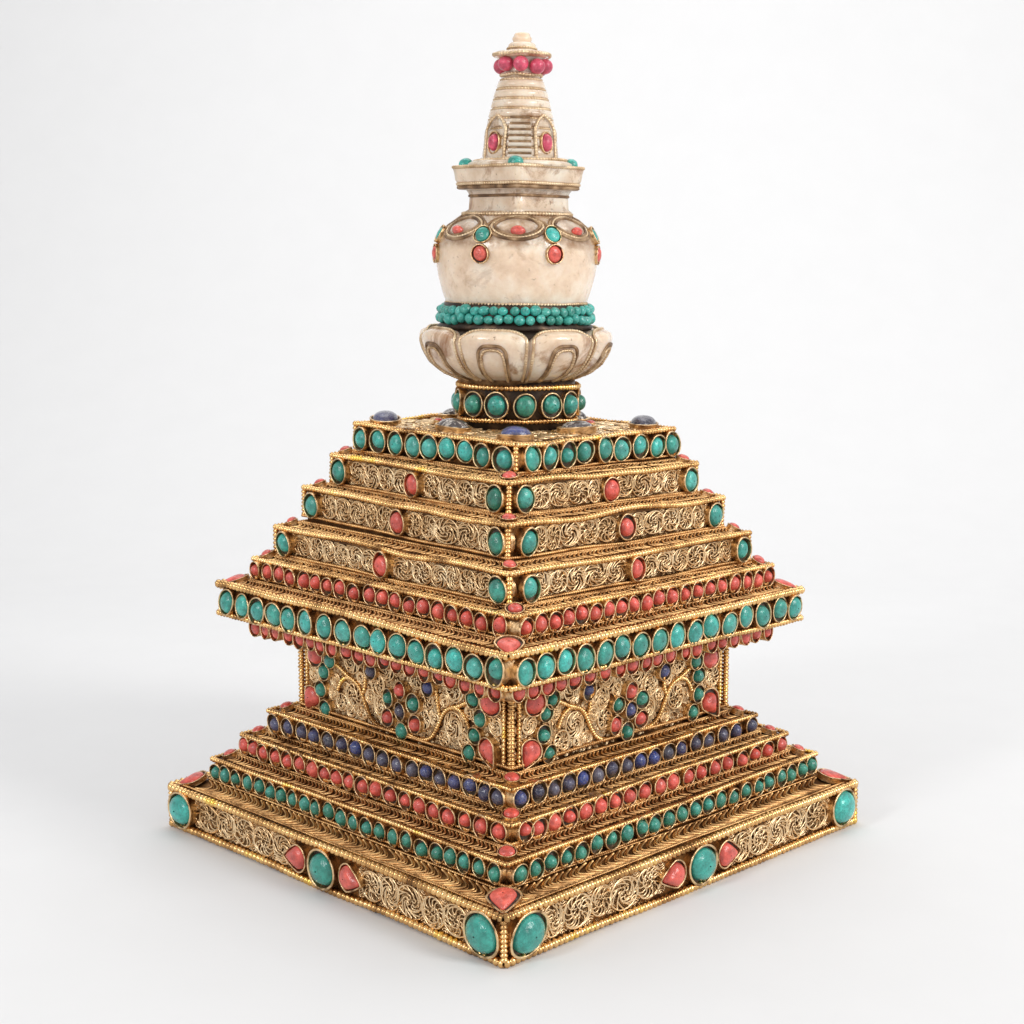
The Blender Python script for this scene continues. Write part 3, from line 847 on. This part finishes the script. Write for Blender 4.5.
o = mb.build('harmika_slab', ['cream'], root, mat=place(.040, Z))
sqwire(o, .240, 2.590 - Z, .0075, .0125); sqwire(o, .256, 2.654 - Z, .0075, .0125)
mb = MB(); mb.tubes(sq_pts(.233, 2.577 - Z), .008, np.array([0, 0, 1.]), 6, True); mb.build('slab_groove', ['patina'], o)
for dg in (-90, 0, 90, 180):
    gem(o, 'turq', around(.205, 2.664 - Z, dg - 2, PI / 2 - .25), .032, .030, depth=.01, fill=.95, ht=.026, bez=False, jit=.5)

# spire
Z = 2.84
prof = [(.01, 2.655), (.205, 2.655), (.205, 2.668), (.19, 2.676), (.165, 2.680), (.155, 2.690)]
zs = np.linspace(2.692, 2.992, 9)
rz = lambda z: np.interp(z, [2.674, 2.76, 2.8375, 2.928, 2.97, 2.996], [.150, .140, .126, .104, .089, .079])
for z0, z1 in zip(zs[:-1], zs[1:]):
    d = z1 - z0
    prof += [(rz(z0) - .004, z0), (rz(z0) + .001, z0 + .12 * d), (rz(z0 + .6 * d) + .001, z0 + .70 * d), (rz(z1) - .004, z0 + .78 * d), (rz(z1) - .009, z0 + .88 * d)]
prof += [(.072, 2.996), (.078, 3.0), (.078, 3.012), (.06, 3.016), (.01, 3.02)]
mb = MB(); lathe(mb, prof, z0=Z)
o = mb.build('spire', ['cream'], root, mat=place(.052, Z))
for z0, z1 in zip(zs[:-1], zs[1:]):
    zz = z1 - .17 * (z1 - z0)
    ringwire('beaded_wire', o, rz(zz) - .004, zz - Z, .0058, .0125, 'trim', 6, .001)
ringwire('beaded_wire', o, .180, 2.679 - Z, .007, .013, 'trim', 6); ringwire('beaded_wire', o, .078, 3.004 - Z, .0075, .0135, 'trim', 6)
for dg in (-43, 44, 130, -130):
    F = np.array(around(.124, 0, dg)); 
    mb = MB()
    shape = np.array([(-.050, 2.682), (-.050, 2.795), (-.030, 2.828), (0, 2.850), (.030, 2.828), (.050, 2.795), (.050, 2.682)])
    def to3(p, out): 
        q = np.concatenate([p[:, :1], p[:, 1:] - Z, np.full((len(p), 1), out), np.ones((len(p), 1))], -1); return (q @ F.T)[:, :3]
    fr = shape.copy(); inn = shape * np.array([.82, 1]) - np.array([0, .008])
    lean = lambda p, o_: to3(p, 0) + (o_ - (p[:, 1:] - 2.682) * .10) * F[:3, 2]
    mb.grid([lean(shape, -.05), lean(shape, .018), lean(inn, .022), lean(inn, .014)], mi=0)
    c = lean(inn, .014); mb.add(np.vstack([c, c.mean(0)[None]]), t=[(i, (i + 1) % 7, 7) for i in range(7)])
    beaded(mb, resample(lean(shape, .021), .006)[0], .0068, .0125, F[:3, 2], 6, mi=1, depth=.3)
    mb.build('niche', ['cream', 'trim'], o)
    p = lean(np.array([(0, 2.742)]), .008)[0]
    gem(o, 'pink', Matrix.Translation(p) @ around(0, 0, dg + (5 if dg > 0 else -5), .10), .033, .043, depth=.022, fill=.84, ht=.026, jit=.4)
mb = MB()
for j in range(7):
    z = 2.690 + j * .0225; w = np.radians(np.linspace(-17, 17, 12)); r = rz(z) + .004
    mb.tubes(np.stack([r * np.sin(w), -r * np.cos(w), np.full(12, z - Z)], -1), .0085, np.array([0, 0, 1.]), 6, mi=0)
    mb.tubes(np.stack([(r - .004) * np.sin(w), -(r - .004) * np.cos(w), np.full(12, z - Z + .0112)], -1), .0055, np.array([0, 0, 1.]), 6, mi=1)
mb.build('ladder_rungs', ['cream', 'patina'], o)

# crown of coral beads, disc and finial
Z = 3.045
mb = MB(); lathe(mb, [(.01, 3.0), (.068, 3.0), (.072, 3.02), (.066, 3.035), (.072, 3.06), (.085, 3.07), (.01, 3.072)], 40, z0=Z)
o = mb.build('bead_crown', ['cream'], root, mat=place(.063, Z))
pb = []
for i in range(2):
    mb = MB(); th = np.arange(20) * 2 * PI / 20
    mb.grid([[(math.cos(t) * math.cos(p) * (1 + .03 * math.sin(2 * t + i)), math.sin(t) * math.cos(p), math.sin(p)) for t in th] for p in np.linspace(-1.56, 1.56, 13)], closed_v=True)
    ob = mb.build('bead', ['pink']); pb.append(ob.data); bpy.data.objects.remove(ob)
for i, dg in enumerate((-98, -49, -5, 40, 84, 130, 175, -142)):
    a_ = -PI / 2 + math.radians(dg)
    link('coral_bead', pb[i % 2], o, Matrix.Translation((.086 * math.cos(a_), .086 * math.sin(a_), 3.040 - Z + rng.normal(0, .003))) @ Matrix.Diagonal((.0300, .0300, .0295, 1)))
Z = 3.08
mb = MB(); lathe(mb, [(.01, 3.066), (.085, 3.068), (.105, 3.074), (.110, 3.082), (.104, 3.090), (.07, 3.095), (.053, 3.099), (.055, 3.106), (.052, 3.120), (.045, 3.126), (.036, 3.129), (.0345, 3.132),
                         (.038, 3.138), (.038, 3.144), (.034, 3.150), (.031, 3.152), (.031, 3.158), (.026, 3.163), (.014, 3.166), (.004, 3.1665)], 48, z0=Z)
o = mb.build('finial', ['cream'], root, mat=place(.059, Z))
ringwire('beaded_wire', o, .108, 3.080 - Z, .0080, .0145, 'trim', 7); ringwire('beaded_wire', o, .056, 3.105 - Z, .005, .011, 'trim', 6)

# ------------------------------------------------------------------ backdrop sweep
mb = MB()
prof = [(-24., 0.)]
prof += [(5., 0.)] + [(5. + 6 * math.sin(a), 6 - 6 * math.cos(a)) for a in np.linspace(.02, PI / 2, 24)] + [(11., 16.)]
mb.grid([[(x, y, z) for x in np.linspace(-18, 18, 2)] for y, z in prof])
bd = mb.build('ground', ['paper']); bd.scale = (S, S, S); bd.location.z = -.012 * S
bd['kind'] = 'structure'; bd['label'] = 'seamless white paper sweep under and behind the stupa'

# ------------------------------------------------------------------ light
w = bpy.data.worlds.new('World'); scene.world = w; w.use_nodes = True
nt = w.node_tree; bg = nt.nodes['Background']
tc = nt.nodes.new('ShaderNodeTexCoord'); sx = nt.nodes.new('ShaderNodeSeparateXYZ'); nt.links.new(tc.outputs['Generated'], sx.inputs[0])
mr = nt.nodes.new('ShaderNodeMapRange'); mr.inputs['From Min'].default_value = -1; mr.inputs['From Max'].default_value = 1
mr.inputs['To Min'].default_value = .50; mr.inputs['To Max'].default_value = .58       # a studio that is darker on the left
nt.links.new(sx.outputs['X'], mr.inputs['Value']); nt.links.new(mr.outputs[0], bg.inputs['Strength'])
bg.inputs['Color'].default_value = (1, 1, 1, 1)
def area(name, loc, target, size, power, col=(1, 1, 1)):
    l = bpy.data.lights.new(name, 'AREA'); l.shape = 'RECTANGLE'; l.size, l.size_y = size[0] * S, size[1] * S
    l.energy = power; l.color = col
    o = bpy.data.objects.new(name, l); C.objects.link(o)
    o.location = Vector(loc) * S
    o.rotation_euler = (Vector(target) - Vector(loc)).to_track_quat('-Z', 'Y').to_euler()
    return o
area('key_softbox', (14, -9, 10), (0, 0, 1.2), (5.5, 5.5), 10.0, (1, .987, .965))
area('fill_softbox', (-7, -7.5, 6.5), (0, 0, 1.2), (2.0, 2.2), 2.1)
area('overhead_softbox', (.5, 4, 10), (.6, 6.2, 1.2), (10, 6), 2.45)

# ------------------------------------------------------------------ camera
cd = bpy.data.cameras.new('camera'); cam = bpy.data.objects.new('camera', cd); C.objects.link(cam)
pos = Vector((.13337, -6.62101, 2.30975)) * S
f = Vector((-.01962, .98832, -.15115)); r = Vector((.99978, .01824, -.01051)); u = Vector((.00763, .15133, .98845))
cam.matrix_world = Matrix(((r.x, u.x, -f.x, pos.x), (r.y, u.y, -f.y, pos.y), (r.z, u.z, -f.z, pos.z), (0, 0, 0, 1)))
cd.sensor_width = 36; cd.lens = 36 * 1664.84 / 1024
cd.clip_start = .01; cd.clip_end = 50
scene.camera = cam
vs = scene.view_settings
vs.view_transform = 'Standard'; vs.look = 'None'; vs.exposure = .29; vs.gamma = 1; vs.use_curve_mapping = False
scene.render.engine = 'CYCLES'
scene.cycles.max_bounces = 8; scene.cycles.diffuse_bounces = 4; scene.cycles.glossy_bounces = 4
scene.cycles.use_denoising = True
